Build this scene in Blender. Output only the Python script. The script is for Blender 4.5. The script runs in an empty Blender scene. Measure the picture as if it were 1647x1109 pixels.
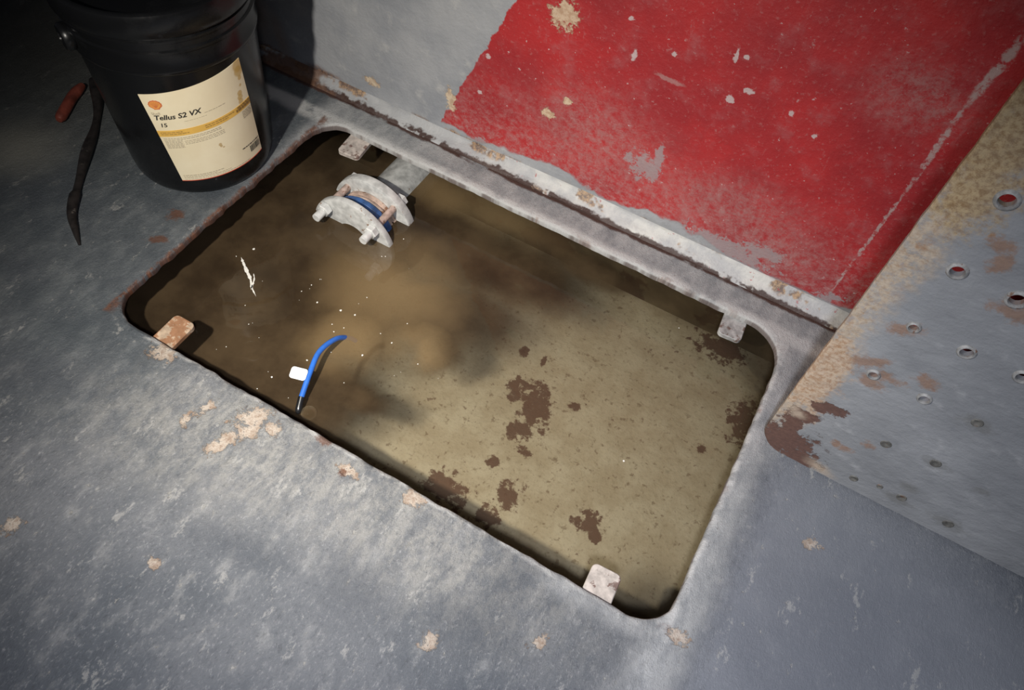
import bpy, bmesh, math, random
import numpy as np
from mathutils import Vector, Matrix, noise as mnoise

SC = bpy.context.scene
COL = SC.collection
PI = math.pi
random.seed(4)

# ------------------------------------------------------------------ camera
CAM_H = 1.08
FOC = 1222.5                                   # focal length for a 1647 px wide frame
EX = (0.86803655, 0.45135461, -0.20686122)     # deck axes seen from the camera (x right, y down, z ahead)
EY = (0.48796156, -0.69859968, 0.5233087)
EZ = (0.09168461, -0.5551914, -0.82665376)
ROT = Matrix((EX, EY, EZ))
cam_d = bpy.data.cameras.new('camera')
cam = bpy.data.objects.new('camera', cam_d)
COL.objects.link(cam)
cam_d.sensor_fit = 'HORIZONTAL'
cam_d.sensor_width = 36.0
cam_d.lens = FOC / 1647 * 36.0
cam_d.clip_start = 0.02
cam.matrix_world = Matrix.Translation((0, 0, CAM_H)) @ (ROT @ Matrix(((1, 0, 0), (0, -1, 0), (0, 0, -1)))).to_4x4()
SC.camera = cam

# ------------------------------------------------------------------ world, lights, exposure
w = bpy.data.worlds.new('world')
SC.world = w
w.use_nodes = True
w.node_tree.nodes['Background'].inputs[0].default_value = (0.55, 0.62, 0.8, 1)
w.node_tree.nodes['Background'].inputs[1].default_value = 0.03
SC.view_settings.view_transform = 'Standard'
SC.view_settings.look = 'None'
SC.view_settings.exposure = 0.0
SC.view_settings.gamma = 1.0
SC.view_settings.use_curve_mapping = False


def spot(name, loc, target, energy, color, angle, blend, radius):
    d = bpy.data.lights.new(name, 'SPOT')
    d.energy = energy
    d.color = color
    d.spot_size = math.radians(angle)
    d.spot_blend = blend
    d.shadow_soft_size = radius
    o = bpy.data.objects.new(name, d)
    COL.objects.link(o)
    o.location = loc
    o.rotation_euler = (Vector(target) - Vector(loc)).to_track_quat('-Z', 'Y').to_euler()
    return o


spot('torch_beam_light', (-0.56, -0.08, 0.92), (-0.35, 0.57, 0.0), 30, (1.0, 0.93, 0.80), 62, 1.0, 0.02)
spot('torch_spill_light', (-0.56, -0.08, 0.925), (-0.46, 0.66, 0.1), 66, (1.0, 0.95, 0.87), 98, 1.0, 0.02)
spot('camera_flash_light', (0.05, -0.10, 1.13), (0.05, 0.30, 0.0), 60, (0.83, 0.875, 1.0), 98, 1.0, 0.03)


# ------------------------------------------------------------------ projection helpers (a pixel of the photo to a real plane)
def ray(u, v):
    return (ROT @ Vector((u - 823.5, v - 554.5, FOC))).normalized()


def on_plane(u, v, p, n):
    o = Vector((0, 0, CAM_H)); d = ray(u, v); n = Vector(n)
    return o + d * ((Vector(p) - o).dot(n) / d.dot(n))


def at(u, v, z=0.0):
    return on_plane(u, v, (0, 0, z), (0, 0, 1))


# ------------------------------------------------------------------ scene constants (metres)
HX0, HX1, HY0, HY1 = -0.878, 0.1446, 0.3765, 0.9686     # opening in the deck
DECK_T = 0.014
WATER_Z = -0.09
BED_Z = -0.24
WALL_Y = 1.06
JOINT_Y = 1.034


# ------------------------------------------------------------------ object helpers
def obj(name, bm, mat, parent=None, smooth=True, recalc=True):
    if recalc:
        bmesh.ops.recalc_face_normals(bm, faces=bm.faces)
    me = bpy.data.meshes.new(name)
    bm.to_mesh(me)
    bm.free()
    if smooth:
        me.polygons.foreach_set('use_smooth', [True] * len(me.polygons))
        try:
            me.set_sharp_from_angle(angle=math.radians(38))
        except Exception:
            pass
    o = bpy.data.objects.new(name, me)
    COL.objects.link(o)
    for m in (mat if isinstance(mat, (list, tuple)) else [mat]):
        me.materials.append(m)
    if parent is not None:
        o.parent = parent
    return o


def tag(o, label=None, cat=None, group=None, kind=None):
    if label: o['label'] = label
    if cat: o['category'] = cat
    if group: o['group'] = group
    if kind: o['kind'] = kind
    return o


def thing(name, label, cat, loc=(0, 0, 0), rot=(0, 0, 0), group=None):
    o = bpy.data.objects.new(name, None)
    COL.objects.link(o)
    o.empty_display_size = 0.05
    o.location = loc
    o.rotation_euler = rot
    return tag(o, label, cat, group)


def lathe(bm, prof, seg=64, axis='z', center=(0, 0, 0), closed=False):
    rings = []
    for r, h in prof:
        ring = []
        for i in range(seg):
            a = 2 * PI * i / seg
            if axis == 'z':
                p = (r * math.cos(a), r * math.sin(a), h)
            else:
                p = (r * math.cos(a), h, r * math.sin(a))
            ring.append(bm.verts.new(Vector(p) + Vector(center)))
        rings.append(ring)
    n = len(rings)
    for k in range(n if closed else n - 1):
        a, b = rings[k], rings[(k + 1) % n]
        for i in range(seg):
            j = (i + 1) % seg
            bm.faces.new((a[i], a[j], b[j], b[i]))
    if not closed:
        if prof[0][0] > 1e-5: bm.faces.new(rings[0])
        if prof[-1][0] > 1e-5: bm.faces.new(rings[-1])
    bmesh.ops.remove_doubles(bm, verts=bm.verts, dist=1e-6)
    return rings


def tube(bm, pts, radii, seg=16, flat=1.0):
    pts = [Vector(p) for p in pts]
    n = len(pts)
    if not hasattr(radii, '__len__'): radii = [radii] * n
    rings = []
    up = Vector((0, 0, 1))
    for k in range(n):
        t = (pts[min(k + 1, n - 1)] - pts[max(k - 1, 0)]).normalized()
        s = t.cross(up)
        if s.length < 1e-3: s = Vector((1, 0, 0))
        s.normalize()
        q = s.cross(t)
        rings.append([bm.verts.new(pts[k] + radii[k] * (s * math.cos(2 * PI * i / seg) + q * flat * math.sin(2 * PI * i / seg))) for i in range(seg)])
    for a, b in zip(rings, rings[1:]):
        for i in range(seg):
            j = (i + 1) % seg
            bm.faces.new((a[i], a[j], b[j], b[i]))
    bm.faces.new(rings[0]); bm.faces.new(rings[-1])


def spline(ctrl, n):
    c = [Vector(p) for p in ctrl]
    c = [2 * c[0] - c[1]] + c + [2 * c[-1] - c[-2]]
    out = []
    segs = len(c) - 3
    for k in range(n):
        f = k / (n - 1) * segs
        i = min(int(f), segs - 1); t = f - i
        p0, p1, p2, p3 = c[i:i + 4]
        out.append(0.5 * ((2 * p1) + (p2 - p0) * t + (2 * p0 - 5 * p1 + 4 * p2 - p3) * t * t + (3 * p1 - p0 - 3 * p2 + p3) * t ** 3))
    return out


def rrect(x0, x1, y0, y1, r, n=14, step=0.02):
    """closed rounded rectangle, counter-clockwise, with intermediate points"""
    if not hasattr(r, '__len__'): r = [r] * 4
    cs = [(x1 - r[0], y0 + r[0], -PI / 2, r[0]), (x1 - r[1], y1 - r[1], 0, r[1]), (x0 + r[2], y1 - r[2], PI / 2, r[2]), (x0 + r[3], y0 + r[3], PI, r[3])]
    pts = []
    for k in range(4):
        cx, cy, a0, rr = cs[k]
        for i in range(n + 1):
            a = a0 + PI / 2 * i / n
            pts.append(Vector((cx + rr * math.cos(a), cy + rr * math.sin(a))))
        nx, ny, na, nr = cs[(k + 1) % 4]
        q = Vector((nx + nr * math.cos(na), ny + nr * math.sin(na)))
        p = pts[-1]
        m = max(1, int((q - p).length / step))
        for i in range(1, m):
            pts.append(p.lerp(q, i / m))
    return pts


def offset_loop(pts, d):
    """push a ccw loop outward by d (scalar or list)"""
    n = len(pts); out = []
    for i in range(n):
        t = pts[(i + 1) % n] - pts[i - 1]
        nrm = Vector((t.y, -t.x)).normalized()
        out.append(pts[i] + nrm * (d[i] if hasattr(d, '__len__') else d))
    return out


def fill_between(bm, loops):
    """fill the area bounded by vertex loops (outer plus holes)"""
    es = []
    for lp in loops:
        for i in range(len(lp)):
            a, b = lp[i], lp[(i + 1) % len(lp)]
            e = bm.edges.get((a, b)) or bm.edges.new((a, b))
            es.append(e)
    bmesh.ops.triangle_fill(bm, use_beauty=True, use_dissolve=False, edges=es)


def strip(bm, a, b):
    n = len(a)
    for i in range(n):
        j = (i + 1) % n
        bm.faces.new((a[i], a[j], b[j], b[i]))


def box(bm, x0, x1, y0, y1, z0, z1, bev=0.0, seg=2):
    v = [bm.verts.new((x, y, z)) for x in (x0, x1) for y in (y0, y1) for z in (z0, z1)]
    fs = [bm.faces.new([v[i] for i in f]) for f in ((0, 1, 3, 2), (4, 6, 7, 5), (0, 4, 5, 1), (2, 3, 7, 6), (0, 2, 6, 4), (1, 5, 7, 3))]
    if bev:
        es = set(e for f in fs for e in f.edges)
        bmesh.ops.bevel(bm, geom=list(es), offset=bev, segments=seg, affect='EDGES', profile=0.5)


# ------------------------------------------------------------------ material node helper
def lin(c):
    return tuple(((x / 255) / 12.92 if x / 255 <= 0.04045 else ((x / 255 + 0.055) / 1.055) ** 2.4) for x in c) + (1.0,)


class Mat:
    def __init__(s, name):
        s.m = bpy.data.materials.new(name)
        s.m.use_nodes = True
        s.t = s.m.node_tree
        s.b = s.t.nodes['Principled BSDF']
        s.out = s.t.nodes['Material Output']
        s.tc = s.t.nodes.new('ShaderNodeTexCoord')
        s.P = s.tc.outputs['Object']

    def n(s, typ, **kw):
        x = s.t.nodes.new(typ)
        for k, v in kw.items(): setattr(x, k, v)
        return x

    def put(s, sock, v):
        if v is None: return
        if isinstance(v, bpy.types.NodeSocket): s.t.links.new(v, sock)
        elif isinstance(v, tuple) and len(v) == 3 and sock.type == 'RGBA': sock.default_value = v + (1.0,)
        else: sock.default_value = v

    def math(s, op, a, b=None, c=None, clamp=False):
        x = s.n('ShaderNodeMath', operation=op, use_clamp=clamp)
        for i, v in enumerate((a, b, c)): s.put(x.inputs[i], v)
        return x.outputs[0]

    def vmath(s, op, a, b=None, scale=None):
        x = s.n('ShaderNodeVectorMath', operation=op)
        s.put(x.inputs[0], a)
        if b is not None: s.put(x.inputs[1], b)
        if scale is not None: s.put(x.inputs['Scale'], scale)
        return x.outputs['Value'] if op in ('LENGTH', 'DOT_PRODUCT', 'DISTANCE') else x.outputs[0]

    def noise(s, scale, detail=4, rough=0.55, co=None, dist=0.0, color=False):
        x = s.n('ShaderNodeTexNoise')
        s.put(x.inputs['Vector'], co if co is not None else s.P)
        x.inputs['Scale'].default_value = scale
        x.inputs['Detail'].default_value = detail
        x.inputs['Roughness'].default_value = rough
        x.inputs['Distortion'].default_value = dist
        return x.outputs['Color' if color else 'Fac']

    def voro(s, scale, co=None, feature='F1', rand=1.0):
        x = s.n('ShaderNodeTexVoronoi', feature=feature)
        s.put(x.inputs['Vector'], co if co is not None else s.P)
        x.inputs['Scale'].default_value = scale
        x.inputs['Randomness'].default_value = rand
        return x.outputs['Distance']

    def step(s, v, lo, hi, smooth=True):
        x = s.n('ShaderNodeMapRange', interpolation_type='SMOOTHSTEP' if smooth else 'LINEAR')
        s.put(x.inputs[0], v)
        s.put(x.inputs[1], float(lo)); s.put(x.inputs[2], float(hi))
        if lo > hi:
            x.inputs[1].default_value = hi; x.inputs[2].default_value = lo
            x.inputs[3].default_value = 1.0; x.inputs[4].default_value = 0.0
        return x.outputs[0]

    def mix(s, f, a, b):
        x = s.n('ShaderNodeMix', data_type='RGBA')
        s.put(x.inputs[0], f); s.put(x.inputs[6], a); s.put(x.inputs[7], b)
        return x.outputs[2]

    def mul(s, a, b): return s.math('MULTIPLY', a, b)
    def add(s, a, b): return s.math('ADD', a, b)
    def sub(s, a, b): return s.math('SUBTRACT', a, b)
    def max(s, a, b): return s.math('MAXIMUM', a, b)
    def min(s, a, b): return s.math('MINIMUM', a, b)

    def xyz(s, co=None):
        x = s.n('ShaderNodeSeparateXYZ')
        s.put(x.inputs[0], co if co is not None else s.P)
        return x.outputs

    def comb(s, x, y, z=0.0):
        c = s.n('ShaderNodeCombineXYZ')
        for i, v in enumerate((x, y, z)): s.put(c.inputs[i], v)
        return c.outputs[0]

    def warp(s, co, scale, amount, detail=3):
        nz = s.noise(scale, detail, 0.6, co=co, color=True)
        return s.vmath('ADD', co, s.vmath('SCALE', s.vmath('SUBTRACT', nz, (0.5, 0.5, 0.5)), scale=amount))

    def blob(s, co, cx, cy, rx, ry=None, rot=0.0, soft=0.25):
        """a soft-edged ellipse in the plane of co (co has z = 0)"""
        x = s.n('ShaderNodeMapping', vector_type='TEXTURE')
        s.put(x.inputs['Vector'], co)
        x.inputs['Location'].default_value = (cx, cy, 0)
        x.inputs['Rotation'].default_value = (0, 0, rot)
        x.inputs['Scale'].default_value = (rx, ry or rx, 1)
        return s.step(s.vmath('LENGTH', x.outputs[0]), 1 + soft, 1 - soft)

    def blobs(s, co, lst):
        r = None
        for q in lst:
            b = s.blob(co, *q)
            r = b if r is None else s.max(r, b)
        return r

    def rag(s, mask, nz, k=1.3, w=0.06):
        """give a soft mask a torn outline taken from a noise"""
        v = s.add(mask, s.mul(s.sub(nz, 0.5), k))
        return s.mul(s.step(v, 0.5 - w, 0.5 + w), s.step(mask, 0.02, 0.12))

    def seg(s, co, a, b, width, soft=0.3):
        """thin line between two points"""
        a = Vector(a); b = Vector(b); c = (a + b) / 2; d = b - a
        return s.blob(co, c.x, c.y, d.length / 2, width, math.atan2(d.y, d.x), soft)

    def bump(s, h, strength=0.3, dist=0.01, prev=None):
        x = s.n('ShaderNodeBump')
        x.inputs['Strength'].default_value = strength
        x.inputs['Distance'].default_value = dist
        s.put(x.inputs['Height'], h)
        if prev is not None: s.put(x.inputs['Normal'], prev)
        return x.outputs[0]

    def done(s, color=None, rough=None, normal=None, metal=None, spec=None):
        s.put(s.b.inputs['Base Color'], color)
        s.put(s.b.inputs['Roughness'], rough)
        if normal is not None: s.put(s.b.inputs['Normal'], normal)
        s.put(s.b.inputs['Metallic'], metal)
        s.put(s.b.inputs['Specular IOR Level'], spec)
        return s.m


RUST = (0.16, 0.062, 0.026)
RUST_D = (0.055, 0.022, 0.014)
CREAM = (0.50, 0.41, 0.29)


# ------------------------------------------------------------------ deck material
def deck_material():
    M = Mat('worn deck paint')
    x, y, z = M.xyz()
    P2 = M.comb(x, y, 0.0)
    st = M.comb(M.mul(x, 1.9), y, 0.0)                       # scuffs run fore and aft
    big = M.noise(3.2, 5, 0.6, co=P2)
    mid = M.noise(17, 6, 0.65, co=st)
    fine = M.noise(120, 4, 0.7, co=st)
    wco = M.warp(P2, 26, 0.03, 4)
    wfine = M.warp(P2, 70, 0.016, 3)
    base = M.mix(M.step(big, 0.36, 0.64), (0.080, 0.090, 0.104), (0.135, 0.142, 0.154))
    base = M.mix(M.mul(M.step(mid, 0.5, 0.74), 0.55), base, (0.30, 0.30, 0.295))
    base = M.mix(M.mul(M.step(mid, 0.46, 0.26), 0.55), base, (0.062, 0.070, 0.082))
    base = M.mix(M.mul(M.step(fine, 0.54, 0.72), 0.5), base, (0.36, 0.36, 0.36))
    base = M.mix(M.mul(M.step(fine, 0.44, 0.3), 0.4), base, (0.05, 0.055, 0.06))
    n_b = M.noise(24, 8, 0.78, co=st)
    # broken lighter band along the front of the opening
    c = at(430, 720)
    band = M.blobs(wco, [(c.x, c.y, 0.30, 0.10, 0.25, 0.7), (at(660, 850).x, at(660, 850).y, 0.25, 0.09, 0.0, 0.7)])
    base = M.mix(M.mul(band, M.add(0.10, M.mul(M.step(n_b, 0.40, 0.62), 0.45))), base, (0.36, 0.345, 0.31))
    n55 = M.noise(58, 9, 0.82, co=st)
    base = M.mix(M.mul(M.step(n55, 0.55, 0.67), 0.50), base, (0.37, 0.37, 0.365))
    base = M.mix(M.mul(M.step(n55, 0.455, 0.36), 0.50), base, (0.045, 0.050, 0.058))
    # cleaner, smoother paint at the right
    clean = M.mul(M.step(M.add(x, M.mul(M.sub(n55, 0.5), 0.14)), 0.13, 0.24), M.step(M.add(y, M.mul(x, 0.2)), 0.95, 0.70))
    base = M.mix(M.mul(clean, 0.82), base, M.mix(M.step(big, 0.3, 0.7), (0.165, 0.174, 0.196), (0.215, 0.224, 0.246)))
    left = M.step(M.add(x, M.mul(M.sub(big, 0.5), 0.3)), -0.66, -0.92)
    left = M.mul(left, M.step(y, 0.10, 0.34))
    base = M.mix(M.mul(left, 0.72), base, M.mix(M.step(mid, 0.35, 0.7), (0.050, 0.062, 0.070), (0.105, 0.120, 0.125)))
    # flecks of bare primer
    fl = M.step(M.noise(34, 5, 0.72, co=st), 0.63, 0.70)
    base = M.mix(M.mul(fl, 0.55), base, (0.40, 0.385, 0.35))
    fl2 = M.mul(M.step(M.noise(13, 6, 0.72, co=st), 0.58, 0.64), M.step(M.noise(70, 4, 0.7, co=st), 0.46, 0.56))
    base = M.mix(M.mul(fl2, 0.50), base, (0.40, 0.39, 0.365))
    # distance outside the opening
    cx, cy = (HX0 + HX1) / 2, (HY0 + HY1) / 2
    wx, wy, wz = M.xyz(M.warp(P2, 30, 0.016, 3))
    qx = M.sub(M.math('ABSOLUTE', M.sub(wx, cx)), (HX1 - HX0) / 2)
    qy = M.sub(M.math('ABSOLUTE', M.sub(wy, cy)), (HY1 - HY0) / 2)
    d = M.max(qx, qy)
    right = M.mul(M.step(wx, HX1 - 0.06, HX1), M.step(M.sub(wx, M.mul(M.noise(9, 3, 0.5, co=P2), 0.055)), HX1 + 0.035, HX1 - 0.005))
    back = M.step(wy, HY1 - 0.03, HY1 - 0.005)
    frontd = M.mul(M.mul(M.step(qy, 0.045, 0.010), M.step(qx, 0.055, 0.010)), M.mul(M.step(wy, cy, cy - 0.1), M.step(wx, at(900, 920).x - 0.05, at(930, 940).x)))
    lf = M.mul(M.step(d, 0.035, 0.0), M.mul(M.step(wx, -0.62, -0.80), M.step(wy, 0.66, 0.95)))
    grey = M.max(M.max(right, M.mul(back, M.step(wx, -0.93, -0.88))), M.max(frontd, lf))
    gcol = M.mix(M.step(mid, 0.3, 0.7), (0.215, 0.222, 0.228), (0.37, 0.37, 0.365))
    gcol = M.mix(M.mul(M.step(fine, 0.42, 0.30), 0.45), gcol, (0.11, 0.105, 0.10))
    base = M.mix(M.mul(grey, 0.9), base, gcol)
    # pale lip on the very edge
    lip = M.mul(M.step(d, 0.012, 0.004), M.step(M.noise(26, 3, 0.6, co=P2), 0.38, 0.6))
    lip = M.mul(lip, M.step(wx, HX0 + 0.005, HX0 + 0.05))
    blip = M.mul(M.mul(M.step(qy, 0.024, 0.008), back), M.step(M.noise(20, 4, 0.6, co=P2), 0.30, 0.5))
    base = M.mix(M.mul(M.max(lip, blip), 0.8), base, (0.47, 0.465, 0.45))
    # chips, stains and darker areas with their own shape
    def bl(u, v, rx, ry=None, rot=0.0, soft=0.3):
        p = at(u, v); return (p.x, p.y, rx * 1.05, (ry or rx) * 1.05, rot, 0.9)
    chips = M.blobs(wfine, [bl(262, 566, 0.020, 0.014), bl(405, 672, 0.026, 0.016, 0.9), bl(400, 692, 0.018, 0.012, 1.2), bl(357, 712, 0.024, 0.010, 1.2),
                            bl(440, 690, 0.012, 0.009), bl(330, 655, 0.016, 0.008, 1.2), bl(560, 757, 0.014, 0.008), bl(665, 800, 0.016, 0.012),
                            bl(22, 842, 0.014, 0.009, 0.9), bl(690, 1030, 0.014, 0.009, 1.2), bl(867, 1030, 0.012, 0.008, 1.0),
                            bl(1305, 875, 0.012, 0.008, 0.4), bl(1090, 1022, 0.013, 0.01), bl(298, 675, 0.008), bl(245, 905, 0.01, 0.006)])
    ragn = M.noise(62, 6, 0.75, co=P2)
    chips = M.rag(chips, ragn, 4.0, 0.16)
    base = M.mix(M.mul(chips, 0.8), base, M.mix(M.step(ragn, 0.42, 0.66), (0.52, 0.44, 0.36), (0.26, 0.17, 0.11)))
    rst = M.blobs(wfine, [bl(282, 346, 0.013), bl(252, 385, 0.016, 0.008, 0.5), bl(520, 707, 0.014, 0.008), bl(552, 760, 0.006), bl(600, 735, 0.004)])
    base = M.mix(M.mul(M.rag(rst, ragn, 2.5, 0.3), 0.8), base, M.mix(ragn, RUST_D, RUST))
    dark = M.blobs(wco, [bl(25, 430, 0.05, 0.035), bl(60, 600, 0.07, 0.03, 0.4), bl(560, 945, 0.05, 0.04), bl(815, 945, 0.03, 0.07), bl(390, 880, 0.07, 0.02, 0.2),
                         bl(60, 300, 0.10, 0.07), bl(760, 1000, 0.05, 0.03, 0.3)])
    base = M.mix(M.mul(dark, 0.42), base, (0.055, 0.062, 0.075))
    pale = M.blobs(wco, [bl(20, 235, 0.075, 0.06, 0.4, 0.12)])
    base = M.mix(M.mul(pale, 0.7), base, (0.30, 0.29, 0.25))
    oil = M.blobs(wco, [bl(40, 60, 0.34, 0.22, 0.0, 0.5)])  # large olive-dark area over the far left deck
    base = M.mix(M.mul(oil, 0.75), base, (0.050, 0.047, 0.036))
    # rusty nibbled rim, strongest at the left side
    rr = M.mul(M.mul(M.step(d, 0.008, 0.001), M.step(M.noise(46, 6, 0.75, co=P2), 0.40, 0.52)), M.max(M.step(wx, HX0 + 0.02, HX0 - 0.002), M.mul(0.55, M.step(M.noise(14, 3, 0.5, co=P2), 0.55, 0.66))))
    base = M.mix(M.mul(rr, 0.85), base, M.mix(M.step(n55, 0.38, 0.62), (0.060, 0.024, 0.014), (0.19, 0.066, 0.024)))
    inner = M.step(d, 0.0015, -0.002)
    inner = M.mul(inner, M.step(z, -0.0015, -0.005))
    base = M.mix(M.mul(inner, 0.7), base, RUST_D)
    # rust in the seam against the bulkhead
    sm = M.mul(M.step(wy, JOINT_Y - 0.010, JOINT_Y - 0.004), M.step(M.noise(11, 4, 0.6, co=P2), 0.34, 0.46))
    base = M.mix(M.mul(sm, 0.95), base, RUST_D)
    hgt = M.add(M.mul(mid, M.mul(0.32, M.sub(1.0, M.mul(clean, 0.85)))), M.add(M.mul(fine, 0.35), M.mul(M.max(chips, fl), -0.25)))
    hgt = M.add(hgt, M.mul(M.noise(340, 2, 0.5, co=st), 0.22))
    nrm = M.bump(M.mul(M.add(hgt, M.mul(n55, 0.5)), M.sub(1.0, M.mul(clean, 0.5))), 0.8, 0.006)
    rough = M.add(0.34, M.mul(M.noise(9, 4, 0.6, co=P2), 0.36))
    # damp film that glitters on the grain
    damp = M.mul(M.step(M.noise(7, 3, 0.6, co=P2), 0.46, 0.58), M.step(y, 0.62, 0.35))
    rough = M.sub(rough, M.mul(damp, 0.10))
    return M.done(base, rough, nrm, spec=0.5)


# ------------------------------------------------------------------ bulkhead material
def wallpt(u, v):
    p = on_plane(u, v, (0, WALL_Y, 0), (0, 1, 0))
    return p.x, p.z


def bulkhead_material():
    M = Mat('grey and red bulkhead paint')
    x, y, z = M.xyz()
    P2 = M.comb(x, z, 0.0)
    wco = M.warp(P2, 34, 0.022, 4)
    wbig = M.warp(P2, 11, 0.05, 4)
    wfine = M.warp(P2, 90, 0.012, 3)
    big = M.noise(5, 5, 0.6, co=P2)
    mid = M.noise(21, 6, 0.65, co=P2)
    fine = M.noise(130, 4, 0.65, co=P2)
    grey = M.mix(M.step(big, 0.36, 0.66), (0.235, 0.245, 0.265), (0.33, 0.335, 0.345))
    grey = M.mix(M.mul(M.step(mid, 0.54, 0.75), 0.5), grey, (0.47, 0.46, 0.44))
    red = M.mix(M.step(big, 0.35, 0.66), (0.285, 0.020, 0.024), (0.40, 0.024, 0.026))
    red = M.mix(M.mul(M.step(mid, 0.50, 0.72), 0.42), red, (0.33, 0.105, 0.108))
    red = M.mix(M.mul(M.step(fine, 0.56, 0.70), 0.30), red, (0.42, 0.20, 0.19))
    sp2 = M.step(M.noise(52, 6, 0.78, co=P2), 0.60, 0.68)
    red = M.mix(M.mul(sp2, 0.42), red, (0.40, 0.215, 0.21))
    scuf = M.mul(M.step(M.noise(44, 5, 0.7, co=M.comb(M.mul(x, 1.4), M.mul(z, 0.35), 0)), 0.60, 0.70), M.step(big, 0.42, 0.6))
    red = M.mix(M.mul(scuf, 0.35), red, (0.36, 0.17, 0.17))
    # paint dust towards the foot of the red field
    wx, wz, _ = M.xyz(wco)
    dust = M.mul(M.step(wz, 0.26, 0.03), M.step(M.noise(70, 9, 0.82, co=P2), 0.42, 0.66))
    red = M.mix(M.mul(dust, 0.6), red, (0.36, 0.24, 0.23))
    # limits of the red field
    (ax, az), (bx, bz) = wallpt(735, 152), wallpt(829, 0)
    dx, dz = bx - ax, bz - az
    L = math.hypot(dx, dz)
    side = M.add(M.mul(M.sub(wx, ax), dz / L), M.mul(M.sub(wz, az), -dx / L))
    (ex_, ez_) = wallpt(712, 190)
    side2 = M.sub(wx, ex_ - 0.005)
    foot = M.sub(wz, M.add(0.030, M.mul(M.step(M.noise(6, 3, 0.5, co=P2), 0.4, 0.7), 0.028)))
    redm = M.mul(M.step(M.min(side, side2), -0.0015, 0.0015), M.step(foot, -0.004, 0.004))
    def bl(u, v, rx, ry=None, rot=0.0, soft=0.25):
        a = wallpt(u, v); return (a[0], a[1], rx * 1.1, (ry or rx) * 1.1, rot, max(soft, 0.9))
    col = M.mix(redm, grey, red)
    # grey repair strokes over the red, low down
    gst = M.blobs(wco, [bl(1040, 268, 0.022, 0.026, 0.2), bl(1012, 252, 0.010), bl(1060, 250, 0.008, 0.016), bl(1075, 372, 0.06, 0.012, -0.05), bl(1165, 398, 0.075, 0.020, -0.05),
                        bl(985, 335, 0.05, 0.012), bl(930, 305, 0.04, 0.016), bl(775, 232, 0.022, 0.016), bl(1225, 405, 0.035, 0.014, 0.1), bl(1335, 478, 0.022, 0.010, 0.3)])
    ragn = M.noise(58, 6, 0.75, co=P2)
    gst = M.rag(gst, ragn, 3.6, 0.14)
    col = M.mix(M.mul(gst, 0.72), col, (0.27, 0.275, 0.28))
    wash = M.blobs(wbig, [bl(1240, 400, 0.075, 0.055, 0.0, 0.8), bl(1160, 330, 0.11, 0.05, 0.2, 0.8), bl(960, 215, 0.10, 0.07, 0, 0.9), bl(1480, 160, 0.06, 0.04, 0, 0.9)])
    col = M.mix(M.mul(wash, M.mul(0.6, M.step(M.noise(66, 9, 0.82, co=P2), 0.38, 0.64))), col, (0.33, 0.20, 0.19))
    # scratches and the long pale score line near the right
    sc = M.seg(wfine, wallpt(1338, 466), wallpt(1462, 302), 0.0026)
    sc = M.max(sc, M.seg(wfine, wallpt(1455, 312), wallpt(1560, 160), 0.0042))
    sc = M.max(sc, M.seg(wfine, wallpt(1555, 170), wallpt(1655, 50), 0.0065))
    sc = M.mul(sc, M.step(M.noise(48, 6, 0.75, co=P2), 0.40, 0.54))
    sc = M.max(sc, M.mul(0.55, M.mul(sp2, M.seg(wfine, wallpt(1310, 5), wallpt(1290, 120), 0.010, 0.6))))
    sc = M.max(sc, M.mul(0.45, M.mul(sp2, M.seg(wfine, wallpt(1262, 0), wallpt(1236, 85), 0.008, 0.6))))
    sc = M.max(sc, M.mul(0.5, M.seg(wfine, wallpt(1055, 118), wallpt(1100, 138), 0.004)))
    col = M.mix(M.mul(sc, 0.75), col, (0.40, 0.34, 0.32))
    # chips of bare filler
    ch = M.blobs(wfine, [bl(908, 26, 0.022, 0.020, 0.4), bl(915, 12, 0.010, 0.012), bl(881, 181, 0.011, 0.010), bl(912, 163, 0.008, 0.006), bl(725, 160, 0.010, 0.022, 0.2), bl(600, 132, 0.016, 0.008)])
    ch = M.rag(ch, ragn, 3.4, 0.12)
    col = M.mix(M.mul(ch, 0.9), col, M.mix(M.step(M.noise(90, 4, 0.6, co=P2), 0.38, 0.6), (0.44, 0.31, 0.20), (0.58, 0.46, 0.32)))
    wh = M.blobs(wfine, [bl(1174, 159, 0.0065, 0.005), bl(1204, 146, 0.0065, 0.005), bl(1020, 88, 0.004, 0.008), bl(1185, 88, 0.003, 0.011), bl(1201, 92, 0.004), bl(786, 90, 0.005), bl(772, 148, 0.004), bl(1015, 29, 0.004),
                          bl(1272, 182, 0.004), bl(1310, 218, 0.0035), bl(1085, 88, 0.0035)])
    fl = M.mul(redm, M.mul(M.step(M.noise(80, 5, 0.68, co=P2), 0.645, 0.69), M.step(M.noise(6, 2, 0.5, co=P2), 0.36, 0.55)))
    col = M.mix(M.mul(M.max(M.rag(wh, ragn, 2.4, 0.15), fl), 0.75), col, (0.52, 0.46, 0.45))
    # rust stains on the grey field behind the pail, and along the foot
    rb = M.blobs(wco, [bl(418, 30, 0.030, 0.06, 0.0, 0.6), bl(450, 60, 0.016, 0.05, 0.2, 0.6)])
    col = M.mix(M.mul(rb, 0.5), col, (0.30, 0.20, 0.13))
    foot2 = M.mul(M.step(wz, 0.032, 0.020), M.step(M.noise(13, 4, 0.6, co=P2), 0.50, 0.60))
    col = M.mix(M.mul(foot2, 0.85), col, M.mix(M.step(fine, 0.4, 0.6), RUST_D, (0.33, 0.20, 0.10)))
    rl = M.blobs(wco, [bl(445, 100, 0.050, 0.018, 0.0, 0.4), bl(520, 118, 0.035, 0.008, 0.0, 0.4)])
    col = M.mix(M.mul(rl, 0.9), col, M.mix(M.step(fine, 0.4, 0.6), RUST_D, (0.20, 0.10, 0.05)))
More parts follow.
